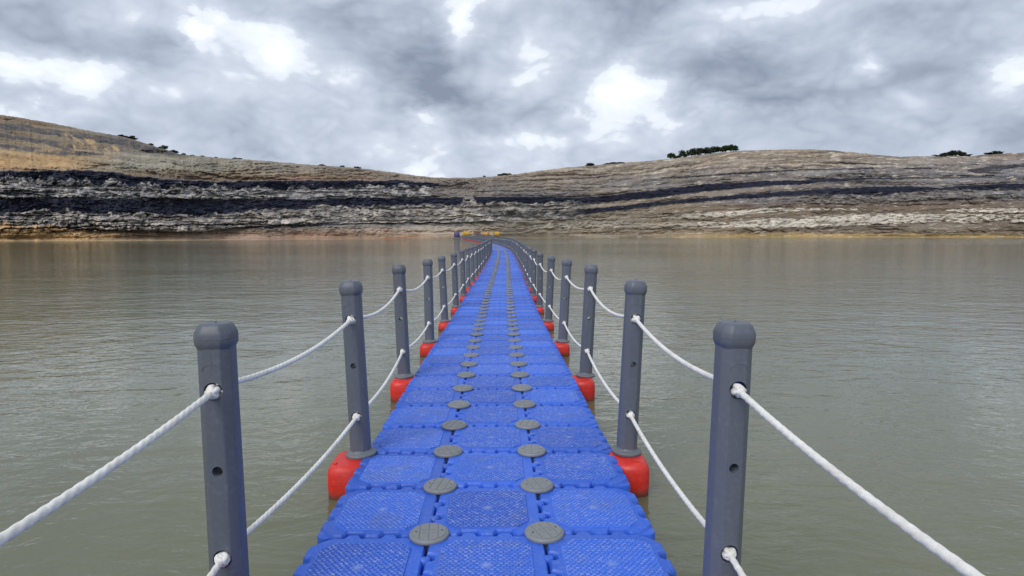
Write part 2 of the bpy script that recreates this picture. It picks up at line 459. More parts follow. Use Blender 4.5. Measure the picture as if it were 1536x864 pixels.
pile(crs, crs * 0 + 364, sstep(260, 120, X), ((158, 128, 94), (204, 172, 126)), 260, .95)
# ground colour of the beds without seams, from columns of (row, colour)
def column(stops):
    ys_ = [s[0] for s in stops]; cs = np.array([L(s[1]) for s in stops])
    return lambda yy: np.stack([np.interp(yy, ys_, cs[:, k]) for k in range(3)], -1)
cols = [(-200, column([(150, (140, 118, 92)), (186, (136, 114, 88)), (200, (128, 112, 92)), (216, (140, 124, 102)), (236, (160, 130, 92)), (250, (172, 138, 94)), (257, (160, 130, 92)), (262, (98, 96, 98)), (298, (112, 108, 108)), (326, (108, 106, 108)), (340, (112, 108, 106)), (346, (150, 120, 86)), (354, (158, 126, 88)), (362, (176, 150, 118))])),
        (90, column([(170, (140, 118, 92)), (195, (122, 104, 84)), (212, (130, 115, 95)), (226, (150, 128, 98)), (240, (170, 136, 92)), (252, (168, 134, 92)), (257, (150, 124, 92)), (262, (98, 96, 98)), (298, (114, 110, 110)), (326, (110, 108, 110)), (341, (118, 112, 108)), (348, (165, 132, 92)), (354, (172, 138, 94)), (362, (180, 152, 118))])),
        (215, column([(205, (120, 108, 96)), (225, (116, 104, 94)), (236, (138, 130, 114)), (252, (146, 138, 122)), (262, (128, 110, 88)), (268, (104, 96, 90)), (298, (104, 100, 100)), (326, (120, 112, 106)), (340, (126, 114, 104)), (350, (136, 112, 92)), (362, (150, 128, 106))])),
        (340, column([(236, (128, 118, 104)), (250, (138, 130, 116)), (262, (134, 120, 102)), (269, (122, 100, 80)), (274, (108, 98, 92)), (298, (106, 101, 99)), (326, (120, 114, 110)), (340, (124, 116, 108)), (349, (134, 110, 92)), (362, (146, 122, 104))])),
        (500, column([(248, (124, 112, 100)), (262, (126, 112, 98)), (269, (128, 104, 84)), (274, (112, 100, 94)), (296, (112, 105, 102)), (316, (128, 122, 116)), (334, (118, 113, 108)), (342, (130, 118, 106)), (350, (138, 108, 88)), (362, (146, 118, 98))])),
        (660, column([(262, (132, 118, 102)), (276, (112, 102, 96)), (296, (118, 108, 100)), (314, (132, 122, 110)), (334, (118, 112, 106)), (340, (142, 132, 120)), (350, (156, 136, 116)), (362, (140, 118, 98))])),
        (800, column([(255, (142, 124, 104)), (276, (134, 120, 106)), (296, (112, 106, 104)), (312, (126, 120, 110)), (332, (128, 116, 100)), (344, (142, 128, 110)), (352, (138, 122, 102)), (362, (128, 112, 92))])),
        (960, column([(240, (136, 118, 100)), (262, (140, 124, 108)), (276, (116, 110, 108)), (300, (136, 118, 98)), (318, (122, 108, 92)), (334, (132, 118, 100)), (348, (132, 116, 96)), (362, (128, 112, 90))])),
        (1120, column([(226, (132, 112, 92)), (250, (140, 122, 106)), (262, (124, 114, 108)), (288, (126, 114, 104)), (302, (112, 106, 104)), (312, (108, 92, 78)), (330, (116, 102, 88)), (348, (126, 110, 92)), (352, (146, 122, 80)), (362, (148, 122, 78))])),
        (1300, column([(226, (128, 110, 90)), (246, (130, 116, 104)), (262, (118, 110, 106)), (298, (122, 114, 108)), (310, (106, 90, 76)), (322, (108, 94, 82)), (338, (104, 92, 80)), (349, (118, 104, 88)), (352, (148, 124, 82)), (362, (150, 124, 80))])),
        (1536, column([(226, (128, 108, 90)), (246, (122, 110, 102)), (262, (116, 110, 108)), (296, (116, 112, 112)), (306, (104, 90, 78)), (320, (106, 92, 80)), (338, (108, 96, 84)), (349, (122, 106, 88)), (352, (152, 126, 80)), (362, (152, 124, 78))]))]
base = np.zeros(X.shape + (3,))
cx = np.array([c_[0] for c_ in cols], float)
ii = np.clip(np.searchsorted(cx, Xw) - 1, 0, len(cols) - 2)
fr = np.clip((Xw - cx[ii]) / (cx[ii + 1] - cx[ii]), 0, 1); fr = fr * fr * (3 - 2 * fr)
vals = [c_[1](Yw) for c_ in cols]
for k in range(len(cols) - 1):
    sel = ii == k
    base[sel] = (vals[k] * (1 - fr[..., None]) + vals[k + 1] * fr[..., None])[sel]
# bedding: thin laminae that follow the tilt of the strata
tilt = np.interp(X, [-200, 0, 200, 300, 500, 700, 900, 1100, 1250, 1536], [0, 10, 32, 40, 26, 8, 0, -28, -34, -30]) * sstep(300, 250, Y) + np.interp(X, [700, 900, 1250, 1536], [0, 0, -18, -22]) * sstep(250, 300, Y)
Yb = Y - tilt
Xf = X + 16 * F1; Yf = Yb + 3.6 * F2
lam = fbm(Xf / 120., Yf / 3.4, 20, 4, .52)
lam2 = fbm(Xf / 190., Yf / 9., 25, 3, .5)
blk1, blk2, bid = worley(Xf / 17., Yf / 5.5, 30)          # tabular blocks
mot = fbm(X / 7., Y / 5., 60, 4, .6)
str_ = fbm(Xf / 4.5 + .5 * WX2, Y / 22., 70, 4, .6)                           # wash-outs running down the faces
v = np.interp(X, [0, 250, 400, 760, 900, 1536], [1.02, 1.1, 1.25, 1.3, 1.14, 1.12]) + np.interp(X, [760, 900], [.42, .62]) * lam + .45 * lam2 + .20 * (bid - .5) + .17 * mot + .05 * str_  # stronger laminae on the right also paint dark shadow lines under ledges
base *= np.clip(v, .5, 2.2)[..., None]
grey_ = base.mean(-1, keepdims=True); base = grey_ + (base - grey_) * (.95 - .08 * sstep(320, 180, X) * sstep(345, 330, Y))[..., None]
warm = fbm(X / 40., Yb / 7., 80, 4)
base *= np.array([.97, 1.0, 1.01])
upr = (sstep(780, 900, X) * sstep(275, 255, Y))[..., None]               # top beds of the higher cliff: greyer, ledge shadow lines painted in
base *= 1 + upr * (np.array([-.07, -.02, .02]) + (.55 * lam + .35 * mot)[..., None])
base *= 1 + warm[..., None] * np.array([.09, .02, -.10])
pale = sstep(.16, .42, fbm(X / 22. + 7, Yb / 2.6, 85, 4, .6)) * sstep(780, 860, X) * (.7 + .3 * sstep(275, 255, Y))  # pale blocks, with ledge highlights painted in along thin laminae
base = base * (1 - pale[..., None]) + L((196, 184, 166)) * pale[..., None]
rust = sstep(.15, .4, fbm(X / 40., Y / 8., 90, 4)) * sstep(340, 346, Y) * sstep(470, 540, X) * sstep(680, 640, X) * .8
base = base * (1 - rust[..., None]) + L((158, 104, 74)) * rust[..., None]

def over(mask, col, k=1.0):
    global base
    f = np.clip(mask * k, 0, 1)[..., None]
    base = base * (1 - f) + col * f
coal_v = np.clip(1 + .5 * str_ + .35 * mot, .5, 1.8)[..., None]
COAL = L((44, 47, 60)) * coal_v
CLAY = L((84, 82, 84)) * np.clip(1 + .5 * lam + .5 * mot, .5, 1.7)[..., None]
MARL = L((206, 198, 184)) * np.clip(1 + .35 * mot + .3 * (bid - .5) + .2 * lam, .5, 1.3)[..., None]
brk = sstep(-.62, -.36, fbm(X / 16., Y / 7., 95, 4, .6))           # seams break up
ragged = Yw + 2.0 * str_
fS1, t1, b1_ = band(S1, .6, ragged); fS2, t2, b2_ = band(S2, .6, Yw + 1.4 * str_ * sstep(800, 700, X)); fS3, t3, b3_ = band(S3, .6, Yw)
fS4, t4, _b = band(S4, .4, Y + .8 * WX2); fS4b, _t, _b = band(S4b, .5); fS4c, _t, _b = band(S4c, .5); fS5, t5, b5_ = band(S5, .5); fS6, _t, _b = band(S6, .6)
fH = np.maximum.reduce([band(H1, 1.0)[0], band(H2, 1.)[0], band(H3, 1.)[0]])
over(fH * sstep(-.45, .0, fbm(X / 18., Y / 8., 97, 4)), CLAY, .9)
tanp = sstep(.0, .25, fbm((X - Y * .8) / 10., Y / 16., 98, 4)) * band([(112, 202, 206), (125, 208, 226), (150, 212, 232), (190, 224, 236)], 1.)[0]
over(tanp, L((176, 150, 112)), .9)
P = np.maximum.reduce([band(P1, .6)[0], band(P2, .8)[0], band(P3, .4)[0]])
over(P * sstep(-.35, .05, fbm(X / 12., Yb / 3., 101, 4, .6)) * (.35 + .65 * sstep(960, 1120, X)), MARL, .92)
seam = np.maximum.reduce([fS1 * brk, fS2 * np.maximum(brk, sstep(760, 840, X)), fS3 * np.maximum(brk, sstep(900, 960, X)), fS4 * .9, fS4b * .8, fS4c * .8, fS5 * .85 * brk, fS6 * .75 * brk])
over(seam, COAL)
over(fan, fanc * np.clip(1.1 + .2 * str_ + .3 * mot + .9 * fbm(X / 55. + F1, Y / 16., 270, 3), .45, 1.9)[..., None], .9)
# pale dust line right at the waterline
over(sstep(1.6, .4, ys0[None, :] - Y + .5 * WX2) * (.15 + .4 * sstep(480, 250, X)), L((186, 166, 132)))

# slopes (run per rise): steep seams, benches on top of them, loose slopes between
cot = 1.35 + .5 * WX + .25 * WX2
cot = cot * (1 - .72 * np.clip(seam + P * .5, 0, 1))
def bench(t, yy, on, wdt=2.2, amt=2.6):
    global cot
    f = sstep(-.4, .3, t - yy) * sstep(wdt, wdt * .5, t - yy) * on
    cot = cot + amt * f
bench(t1, Yw, X < 660, 3.2, 3.0); bench(t2, Yw, X < 1480); bench(t3, Yw, X > 812, 1.8, 2.2); bench(t5, Yw, X < 726, 2.2, 2.4)
cot = cot + .9 * sstep(262, 240, Y) * (1 - seam) + 2.0 * sstep(3, 0, Y - ysk[None, :])
cot = cot + (.25 + 1.35 * sstep(480, 250, X)) * sstep(8, 2, ys0[None, :] - Y)                                # beach
cot = cot + (np.interp(X, [760, 900], [1.4, 2.4]) * lam + 1.2 * lam2) * (1 - seam) * sstep(360, 350, Y)
cot = np.clip(cot, .18, 4.2)
# integrate outwards and upwards along the line of sight of every column
d_cols = np.array([list(pix_dir(x_, HOR)) for x_ in (0, 768, 1536)])          # azimuths are linear in tan
FWD = Vector((math.sin(YAW), math.cos(YAW), 0)); RGT = Vector((math.cos(YAW), -math.sin(YAW), 0))
tanx = (xs - 768) / FPX / math.cos(PITCH)
lenx = np.sqrt(1 + tanx ** 2)
dep = D0.copy()                                                                # depth along the view axis
Pz = np.zeros_like(X); Pd = np.zeros_like(X)
tanE = (HOR - Y) / FPX                                                         # per unit depth
z = EYE + dep * tanE[0]
Pz[0] = z; Pd[0] = dep
for r in range(1, NR):
    de = tanE[r] - tanE[r - 1]
    c_ = cot[r] / lenx
    dd = c_ * dep * de / np.maximum(1 - c_ * np.maximum(tanE[r], 0), .25)
    dep = dep + np.clip(dd, 0, 8)
    Pd[r] = dep; Pz[r] = EYE + dep * tanE[r]
# even out the accumulated depth along the beds, so that the faces run on from column to column
for _ in range(3):
    kk = 33
    pad = np.pad(Pd - D0[None, :], ((0, 0), (kk // 2, kk // 2)), mode='edge')
    cs_ = np.cumsum(np.pad(pad, ((0, 0), (1, 0))), axis=1)
    Pd = (cs_[:, kk:] - cs_[:, :-kk]) / kk + D0[None, :]
Pz = EYE + Pd * tanE
# relief: gullies, slumps, blocks
S = tanx[None, :] * Pd                                                         # metres across
up = np.clip((Pz - WATER) / 3.0, 0, 1)
gull = .6 * ridged(S / 9. + 1.4 * F1, Pz / 20., 110, 4, .55) + 1.1 * ridged(S / 26. + 1.2 * F2, Pz / 40., 115, 3, .5)
rough = fbm(S / 2.6, Pz / 1.8, 120, 4, .6)
slump = fbm(S / 38., Pz / 24., 130, 4)
blockd = (np.clip((blk2 - blk1) * 3, 0, 1) - .5) + (bid - .5) * .9
disp = up * (.15 + .85 * sstep(2.6, .9, cot)) * (-1.7 * gull * (1 - .35 * seam) + .4 * rough - 3.5 * slump - .5 * blockd * sstep(.0, .25, np.abs(lam) + P) - 2.0 * fan)
Pd2 = Pd + disp
Pz2 = Pz + up * (.45 * rough + .28 * lam + .25 * (bid - .5)) * sstep(0, .03, 1 - T)
G = np.zeros((NR + 5, NXc, 3))
def place(dd_, zz_):
    out = np.zeros(dd_.shape + (3,))
    out[..., 0] = CAMX + FWD.x * dd_ + RGT.x * dd_ * tanx
    out[..., 1] = FWD.y * dd_ + RGT.y * dd_ * tanx
    out[..., 2] = zz_
    return out
G[1:NR + 1] = place(Pd2, Pz2)
G[0] = place(Pd2[0] - 8, Pz2[0] * 0 + WATER - 2.5)
for k, (bd, bz) in enumerate([(6, .2), (40, .5), (200, -6), (900, -40)]):       # plateau behind the rim
    G[NR + 1 + k] = place(Pd2[-1] + bd, Pz2[-1] + bz + .6 * fbm(xs / 9., xs * 0 + k, 140, 3))
CC = np.ones((NR + 5, NXc, 4)); CC[1:NR + 1, :, :3] = np.clip(base, .004, .9)
CC[0] = CC[1]; CC[NR + 1:] = CC[NR]

m = M('layered_rock', .9, .15)
att = m.n('ShaderNodeAttribute', attribute_name='bed_colour').outputs['Color']
w = m.world()
ws = m.n('ShaderNodeVectorMath', {0: w, 1: (1, 1, 2.2)}, operation='MULTIPLY').outputs[0]
n1 = m.noise(ws, .9, 6, .65); n2 = m.noise(ws, 3.2, 4, .6)
c = m.mixc(1.0, att, m.n('ShaderNodeCombineColor', {0: m.rng(n1, .25, .75, 1.28, .76), 1: m.rng(n1, .25, .75, 1.27, .77), 2: m.rng(n1, .25, .75, 1.26, .78)}).outputs[0], 'MULTIPLY')
m.out('Base Color', c)
m.out('Normal', m.bump(m.math('ADD', n1, m.math('MULTIPLY', n2, .4)), .45, .5))
ROCK = m.m
cliff_me = mesh_grid('quarry_cliffs', G, ROCK, True)
ca = cliff_me.color_attributes.new('bed_colour', 'FLOAT_COLOR', 'POINT')
ca.data.foreach_set('color', CC.reshape(-1).astype(np.float32))
tag(link('quarry_cliffs', cliff_me), kind='structure')

def ground_at(px, depth=None, row=None):
    """point of the terrain in column px: at a given row index, or at a given depth"""
    j = int(np.argmin(np.abs(xs - px)))
    colp = G[:, j, :]
    if row is not None: return Vector(colp[row])
    dj = (colp[:, 0] - CAMX) * FWD.x + colp[:, 1] * FWD.y
    k = int(np.argmax(dj >= depth))
    f = (depth - dj[k - 1]) / max(1e-6, dj[k] - dj[k - 1])
    return Vector(colp[k - 1] * (1 - f) + colp[k] * f)

# ------------------------------------------------------------------ walkway path
PTS = np.array([(-3, 0), (0, 0), (6, .01), (13, .08), (24, .28), (35, .42), (44, .47), (52, .43), (65, .12), (80, -.55), (100, -1.75), (120, -3.1), (150, -5.5), (180, -8.2), (207, -10.9)], float)
def smooth_path():
    ys_ = np.linspace(-3, 207, 2101)
    xs_ = np.interp(ys_, PTS[:, 0], PTS[:, 1])
    for _ in range(3):
        k = np.ones(61) / 61
        xp = np.concatenate([np.full(30, xs_[0]), xs_, xs_[-1] + (np.arange(30) + 1) * (xs_[-1] - xs_[-2])])
        xs_ = np.convolve(xp, k, 'valid')
    s = np.concatenate([[0], np.cumsum(np.hypot(np.diff(xs_), np.diff(ys_)))])
    return xs_, ys_, s
PX, PY, PS = smooth_path()
S_OFF = np.interp(0, PY, PS)
def path(s):
    """s: metres along the walkway from the camera -> x, y, heading (left of +y), z dip"""
    q = s + S_OFF
    x = float(np.interp(q, PS, PX)); y = float(np.interp(q, PS, PY))
    x2 = float(np.interp(q + .3, PS, PX)); y2 = float(np.interp(q + .3, PS, PY)); x1 = float(np.interp(q - .3, PS, PX)); y1 = float(np.interp(q - .3, PS, PY))
    h = -math.atan2(x2 - x1, y2 - y1)
    dip = -.068 * float(sstep(4.5, 10, np.array(s))) * (1 - float(sstep(18, 40, np.array(s)))) + .008 * math.sin(s * .9 + 1)* (s > 8)
    return x, y, h, dip
def onpath(s, lx, z=0.):
    x, y, h, dip = path(s)
    return Vector((x + lx * math.cos(h), y + lx * math.sin(h), z + dip)), h

S0 = 2.52                     # first seam with a cap in view
NROW = 408
row_s = lambda k: S0 + .5 * k   # seam k lies between row k-1 (nearer) and row k
FIRST = -4

# ------------------------------------------------------------------ float blocks
def block_outline(right_notch=False):
    a, c = .2462, .080
    P_ = []
    def seg(pts): P_.extend(pts)
    seg([(-a + c, -a)])
    for cx_ in (-.078, .078):                     # front edge: two trapezoid notches
        seg([(cx_ - .050, -a), (cx_ - .032, -a + .036), (cx_ + .032, -a + .036), (cx_ + .050, -a)])
    seg([(a - c, -a), (a - c * .62, -a + c * .30), (a - c * .30, -a + c * .62), (a, -a + c)])
    for cy_ in (-.07, .07):                       # right edge: knobs, or notches on the outer column
        if right_notch: seg([(a, cy_ - .032), (a - .024, cy_ - .024), (a - .034, cy_ - .012), (a - .034, cy_ + .012), (a - .024, cy_ + .024), (a, cy_ + .032)])
        else: seg([(a, cy_ - .020), (a + .018, cy_ - .022), (a + .032, cy_ - .012), (a + .032, cy_ + .012), (a + .018, cy_ + .022), (a, cy_ + .020)])
    seg([(a, a - c), (a - c * .30, a - c * .62), (a - c * .62, a - c * .30), (a - c, a)])
    for cx_ in (.078, -.078):                     # far edge: two tabs
        seg([(cx_ + .040, a), (cx_ + .024, a + .031), (cx_ - .024, a + .031), (cx_ - .040, a)])
    seg([(-a + c, a), (-a + c * .62, a - c * .30), (-a + c * .30, a - c * .62), (-a, a - c)])
    for cy_ in (.07, -.07):
        seg([(-a, cy_ + .032), (-a + .024, cy_ + .026), (-a + .041, cy_ + .015), (-a + .041, cy_ - .015), (-a + .024, cy_ - .026), (-a, cy_ - .032)])
    seg([(-a, -a + c), (-a + c * .30, -a + c * .62), (-a + c * .62, -a + c * .30)])
    return P_
TH = .0                       # deck top
def ear(bm, sx, sy, z0, z1, r=.072):
    """corner lug of a float: a rounded wedge that fills the corner"""
    a = .246; c = .10
    pts = [(a - c, a - .012), (a - c - .02, a - c - .02), (a - .012, a - c)]
    for i in range(0, 7):
        t = math.pi / 2 * i / 6
        pts.append((a - .042 + .042 * math.cos(t), a - .042 + .042 * math.sin(t)))
    pts = [(x * sx, y * sy) for x, y in pts]
    if sx * sy < 0: pts.reverse()
    i1 = inset2d(pts, .006); i2 = inset2d(pts, .0016)
    stack_rings(bm, [[(x, y, z0) for x, y in pts], [(x, y, z1 - .007) for x, y in pts], [(x, y, z1 - .002) for x, y in i2], [(x, y, z1) for x, y in i1]])
def make_block(name, right_notch, detail):
    bm = bmesh.new()
    o = block_outline(right_notch)
    i1, i2, i3 = inset2d(o, .0016), inset2d(o, .0050), inset2d(o, .0095)
    w2 = inset2d(o, -.001)
    rings = [[(x * .96, y * .96, -.40) for x, y in i3], [(x, y, -.36) for x, y in o], [(x, y, -.20) for x, y in o], [(x, y, -.024) for x, y in o],
             [(x, y, -.013) for x, y in i1], [(x, y, -.0045) for x, y in i2], [(x, y, 0) for x, y in i3]]
    if not detail: rings = rings[1:2] + rings[3:4] + rings[-1:]
    stack_rings(bm, rings)
    ear(bm, -1, -1, -.13, -.010); ear(bm, 1, -1, -.13, -.010); ear(bm, -1, 1, -.25, -.15); ear(bm, 1, 1, -.25, -.15)
    return bm_mesh(name, bm, BLUE, R(38))
def make_tread(name, step):
    n = int(round(.41 / step)) + 1
    u = np.linspace(-.205, .205, n)
    U, V = np.meshgrid(u, u)
    oct_ = np.maximum(np.maximum(np.abs(U) - .192, np.abs(V) - .196), (np.abs(U) + np.abs(V) - .334) / 1.414)
    p = .0235
    # basket weave of short raised bars: rows of studs, every other row shifted by half a pitch
    rr = np.floor(V / (p * .62)); fv = V / (p * .62) - rr - .5
    uu = U / p + (rr % 2) * .5; cu = np.floor(uu); fu = uu - cu - .5
    hsh = _perm[((cu.astype(int) * 31 + rr.astype(int) * 17) & 4095)] / 4096.
    stud = np.clip(1.25 - 2.6 * np.maximum(np.abs(fu + .35 * fv) * 1.0, np.abs(fv - .25 * fu) * .95), 0, 1)
    hgt = .0006 + (.0078 + .0026 * (hsh - .5)) * np.minimum(stud * 1.9, 1)
    # smooth star in the middle, and a plain border line
    rad_ = np.abs(U) ** .7 * .3 + np.abs(V) ** .7 * .3
    hgt = np.where(rad_ < .024, .0056, hgt)
    hgt = np.where(oct_ > -.004, .0006, hgt)
    hgt = np.where(oct_ > .0, -.004, hgt)
    Pp = np.stack([U, V, hgt], -1)
    return mesh_grid(name, Pp, TREAD, False)
blk = {(rn, dt): make_block('float_block_%d%d' % (rn, dt), bool(rn), bool(dt)) for rn in (0, 1) for dt in (0, 1)}
tread_hi, tread_mid = make_tread('tread_fine', .0028), make_tread('tread_mid', .0062)

walk = link('floating_walkway', None)
walk.empty_display_size = .5
tag(walk, 'long curving floating walkway of interlocked blue plastic blocks three wide across the lake', 'walkway')
rj = random.Random(3)
NB_PARTS = 100
for k in range(FIRST, FIRST + NB_PARTS):
    for ci, lx in enumerate((-.5, 0, .5)):
        s = row_s(k) + .25
        p, h = onpath(s, lx + rj.uniform(-.002, .002), rj.uniform(-.003, .002))
        near = k < 26
        o = link('float_block', blk[(1 if ci == 2 else 0, 1 if near else 0)], walk, p, (R(-.75 + rj.uniform(-.5, .5)), R(rj.uniform(-.7, .7)), h + R(rj.uniform(-.25, .25))))
        if k < 30:
            link('tread_panel', tread_hi if k < 8 else tread_mid, o)
        else:
            link('tread_panel', tread_mid, o) if k < 44 else None

# the rest of the deck, too far off to pick apart
def joined(name, fn, mat, parent, rng_):
    V_, F_ = [], []
    for it in rng_:
        v_, f_ = fn(it); b_ = len(V_)
        V_ += v_; F_ += [tuple(i + b_ for i in f) for f in f_]
    o = link(name, mesh_np(name, V_, F_, mat), parent)
    tag(o, kind='stuff')
    return o
def far_block(it):
    k, lx = it
    p, h = onpath(row_s(k) + .25, lx)
    a, c, b = .246, .08, .235
    o8 = [(-a + c, -a), (a - c, -a), (a, -a + c), (a, a - c), (a - c, a), (-a + c, a), (-a, a - c), (-a, -a + c)]
    v_ = [];
    for (sc3, z_) in ((1, -.3), (1, -.012), (.95, 0)):
        for x, y in o8:
            x, y = x * sc3, y * sc3
            v_.append((p.x + x * math.cos(h) - y * math.sin(h), p.y + x * math.sin(h) + y * math.cos(h), p.z + z_))
    f_ = [(r_ * 8 + i, r_ * 8 + (i + 1) % 8, r_ * 8 + 8 + (i + 1) % 8, r_ * 8 + 8 + i) for r_ in (0, 1) for i in range(8)] + [tuple(range(16, 24))]
    return v_, f_
joined('distant_float_blocks', far_block, BLUE, walk, [(k, lx) for k in range(FIRST + NB_PARTS, NROW) for lx in (-.5, 0, .5)])

# grey connector caps on the seams
def make_cap(detail):
    bm = bmesh.new()
    n = 48 if detail else 16
    prof = [(.060, -.12), (.060, -.006), (.083, -.004), (.0862, .001), (.0868, .007), (.084, .013), (.079, .0165), (.072, .0178)] if detail else [(.06, -.02), (.0862, .0), (.084, .013), (.072, .0178)]
    lathe(bm, prof, n)
    if detail:
        rr_ = .0745
        for x0, x1 in ((-.0715, -.041), (-.038, -.0015), (.0015, .038), (.041, .0715)):
            pts = []
            for i in range(9):
                x = x0 + (x1 - x0) * i / 8; pts.append((x, -math.sqrt(rr_ ** 2 - x * x)))
            for i in range(9):
                x = x1 + (x0 - x1) * i / 8; pts.append((x, math.sqrt(rr_ ** 2 - x * x)))
            ii_ = inset2d(pts, .0012)
            stack_rings(bm, [[(x, y, .016) for x, y in pts], [(x, y, .0195) for x, y in pts], [(x, y, .0205) for x, y in ii_]])
        # raised moulding marks, too worn to read
        for sx in (-1, 1):
            for q in range(2):
                bmesh.ops.create_cube(bm, size=1, matrix=Matrix.Translation((sx * .02, -.012 + q * .024, .0206)) @ Matrix.Diagonal((.017, .006, .0022, 1)))
    return bm_mesh('connector_cap', bm, GREYLT, R(35))
bm = bmesh.new(); lathe(bm, [(.0042, .018), (.0042, .0209)], 12); hole_me = bm_mesh('cap_hole', bm, DARK)
cap_hi, cap_lo = make_cap(True), make_cap(False)
for k in range(FIRST + 1, FIRST + 151):
    for lx in (-.25, .25):
        p, h = onpath(row_s(k), lx, .001)
        o = link('connector_cap', cap_hi if k < 24 else cap_lo, walk, p, (0, 0, h + R(rj.uniform(-25, 25))))
        if k < 10:
            for sx in (-1, 1): link('cap_hole', hole_me, o, (sx * .056, .002 * sx, 0))
def far_cap(it):
    k, lx = it
    p, h = onpath(row_s(k), lx)
    v_ = [(p.x + r_ * math.cos(math.pi * i / 5), p.y + r_ * math.sin(math.pi * i / 5), p.z + z_) for r_, z_ in ((.086, -.01), (.08, .018)) for i in range(10)]
    return v_, [(i, (i + 1) % 10, 10 + (i + 1) % 10, 10 + i) for i in range(10)] + [tuple(range(10, 20))]
joined('distant_connector_caps', far_cap, GREYLT, walk, [(k, lx) for k in range(FIRST + 151, NROW) for lx in (-.25, .25)])

# red outrigger floats under the posts
def make_red():
    bm = bmesh.new()
    def rr(hx, hy, c, z_, ox=0): 
        return [(x + ox, y, z_) for x, y in ((-hx + c, -hy), (hx - c, -hy), (hx - c * .5, -hy + c * .134), (hx - c * .134, -hy + c * .5), (hx, -hy + c), (hx, hy - c), (hx - c * .134, hy - c * .5), (hx - c * .5, hy - c * .134), (hx - c, hy), (-hx + c, hy), (-hx, hy - c), (-hx, -hy + c))]
    hxx, hyy = .008, -.022
    rr0 = rr
    rr = lambda a_, b_, c_, z_: rr0(a_ + hxx, b_ + hyy, c_, z_)
    rings = [rr(.070, .14, .06, -.40), rr(.090, .160, .06, -.33), rr(.101, .174, .06, -.20), rr(.1040, .1790, .06, -.1035), rr(.1034, .1784, .06, -.1028), rr(.1034, .1784, .06, -.1015), rr(.1040, .1790, .06, -.1008), rr(.103, .178, .06, -.060), rr(.099, .173, .06, -.036), rr(.092, .165, .06, -.020), rr(.082, .154, .06, -.011), rr(.072, .142, .06, -.009)]
    stack_rings(bm, rings)
    # moulded handle ridge and filler plug on the top
    bmesh.ops.create_cube(bm, size=1, matrix=Matrix.Translation((.03, -.100, -.008)) @ Matrix.Diagonal((.05, .012, .008, 1)))
    lathe(bm, [(.012, -.02), (.012, -.005), (.009, -.002)], 12, (.07, .09))
    return bm_mesh('outrigger_float', bm, RED, R(40))
red_me = make_red()

# ------------------------------------------------------------------ railing posts
HOLES = (.805, .535, .232)
def oct_ring(hw, c, z_):
    return [(x, y, z_) for x, y in ((-hw + c, -hw), (hw - c, -hw), (hw, -hw + c), (hw, hw - c), (hw - c, hw), (-hw + c, hw), (-hw, hw - c), (-hw, -hw + c))]
def make_shaft(detail):
    bm = bmesh.new()
    def ring(hw, z_):
        c = .026
        if not detail: return oct_ring(hw, c, z_)
        b = oct_ring(hw, c, z_); out = []
        n = len(b)
        for i in range(n):                       # round every arris a little
            p0, p1, p2 = Vector(b[i - 1]), Vector(b[i]), Vector(b[(i + 1) % n])
            e = .004
            out += [p1 + (p0 - p1).normalized() * e, p1 + ((p0 - p1).normalized() + (p2 - p1).normalized()) * e * .28, p1 + (p2 - p1).normalized() * e]
        return [tuple(p) for p in out]
    stack_rings(bm, [ring(.0560, .0), ring(.0550, .5), ring(.0540, .955)])
    me = bm_mesh('shaft', bm, GREY, R(30))
    if not detail: return me
    tmp = link('tmp', me)
    cuts = []
    for zc, r_ in zip(HOLES, (.0310, .0170, .0310)):
        b2 = bmesh.new()
        bmesh.ops.create_cone(b2, cap_ends=True, segments=24, radius1=r_, radius2=r_, depth=.3, matrix=Matrix.Translation((0, 0, zc)) @ Matrix.Rotation(math.pi / 2, 4, 'X'))
        c_ = link('cut', bm_mesh('cut', b2, DARK)); cuts.append(c_)
        md = tmp.modifiers.new('b', 'BOOLEAN'); md.operation = 'DIFFERENCE'; md.object = c_; md.solver = 'EXACT'
    dg = bpy.context.evaluated_depsgraph_get(); dg.update()
    out = bpy.data.meshes.new_from_object(tmp.evaluated_get(dg))
    for o_ in cuts + [tmp]: bpy.data.objects.remove(o_)
    bm = bmesh.new(); bm.from_mesh(out)
    # mould arc below the cap, a thin raised line, and seam lines
    def wire(pts, r_=.0011):
        for a_, b_ in zip(pts[:-1], pts[1:]):
            a_, b_ = Vector(a_), Vector(b_); d_ = b_ - a_
            bmesh.ops.create_cone(bm, cap_ends=False, segments=6, radius1=r_, radius2=r_, depth=d_.length * 1.05, matrix=Matrix.Translation((a_ + b_) / 2) @ d_.to_track_quat('Z', 'Y').to_matrix().to_4x4())
    arc = [(.032 * math.cos(t), -.0543, .875 + .020 * math.sin(t)) for t in [math.pi * i / 14 for i in range(15)]]
    wire(arc)
    wire([(-.0335, -.0556, .10), (.0335, -.0556, .10)], .0008)
    wire([(0, -.0542, .88), (0, -.0542, .93)], .0007)
    for f in bm.faces: f.smooth = True
    for e in bm.edges:
        if len(e.link_faces) == 2 and e.calc_face_angle(0) > R(30): e.smooth = False
    bm.to_mesh(out); bm.free()
    out.name = 'shaft'
    if not out.materials: out.materials.append(GREY)
    return out
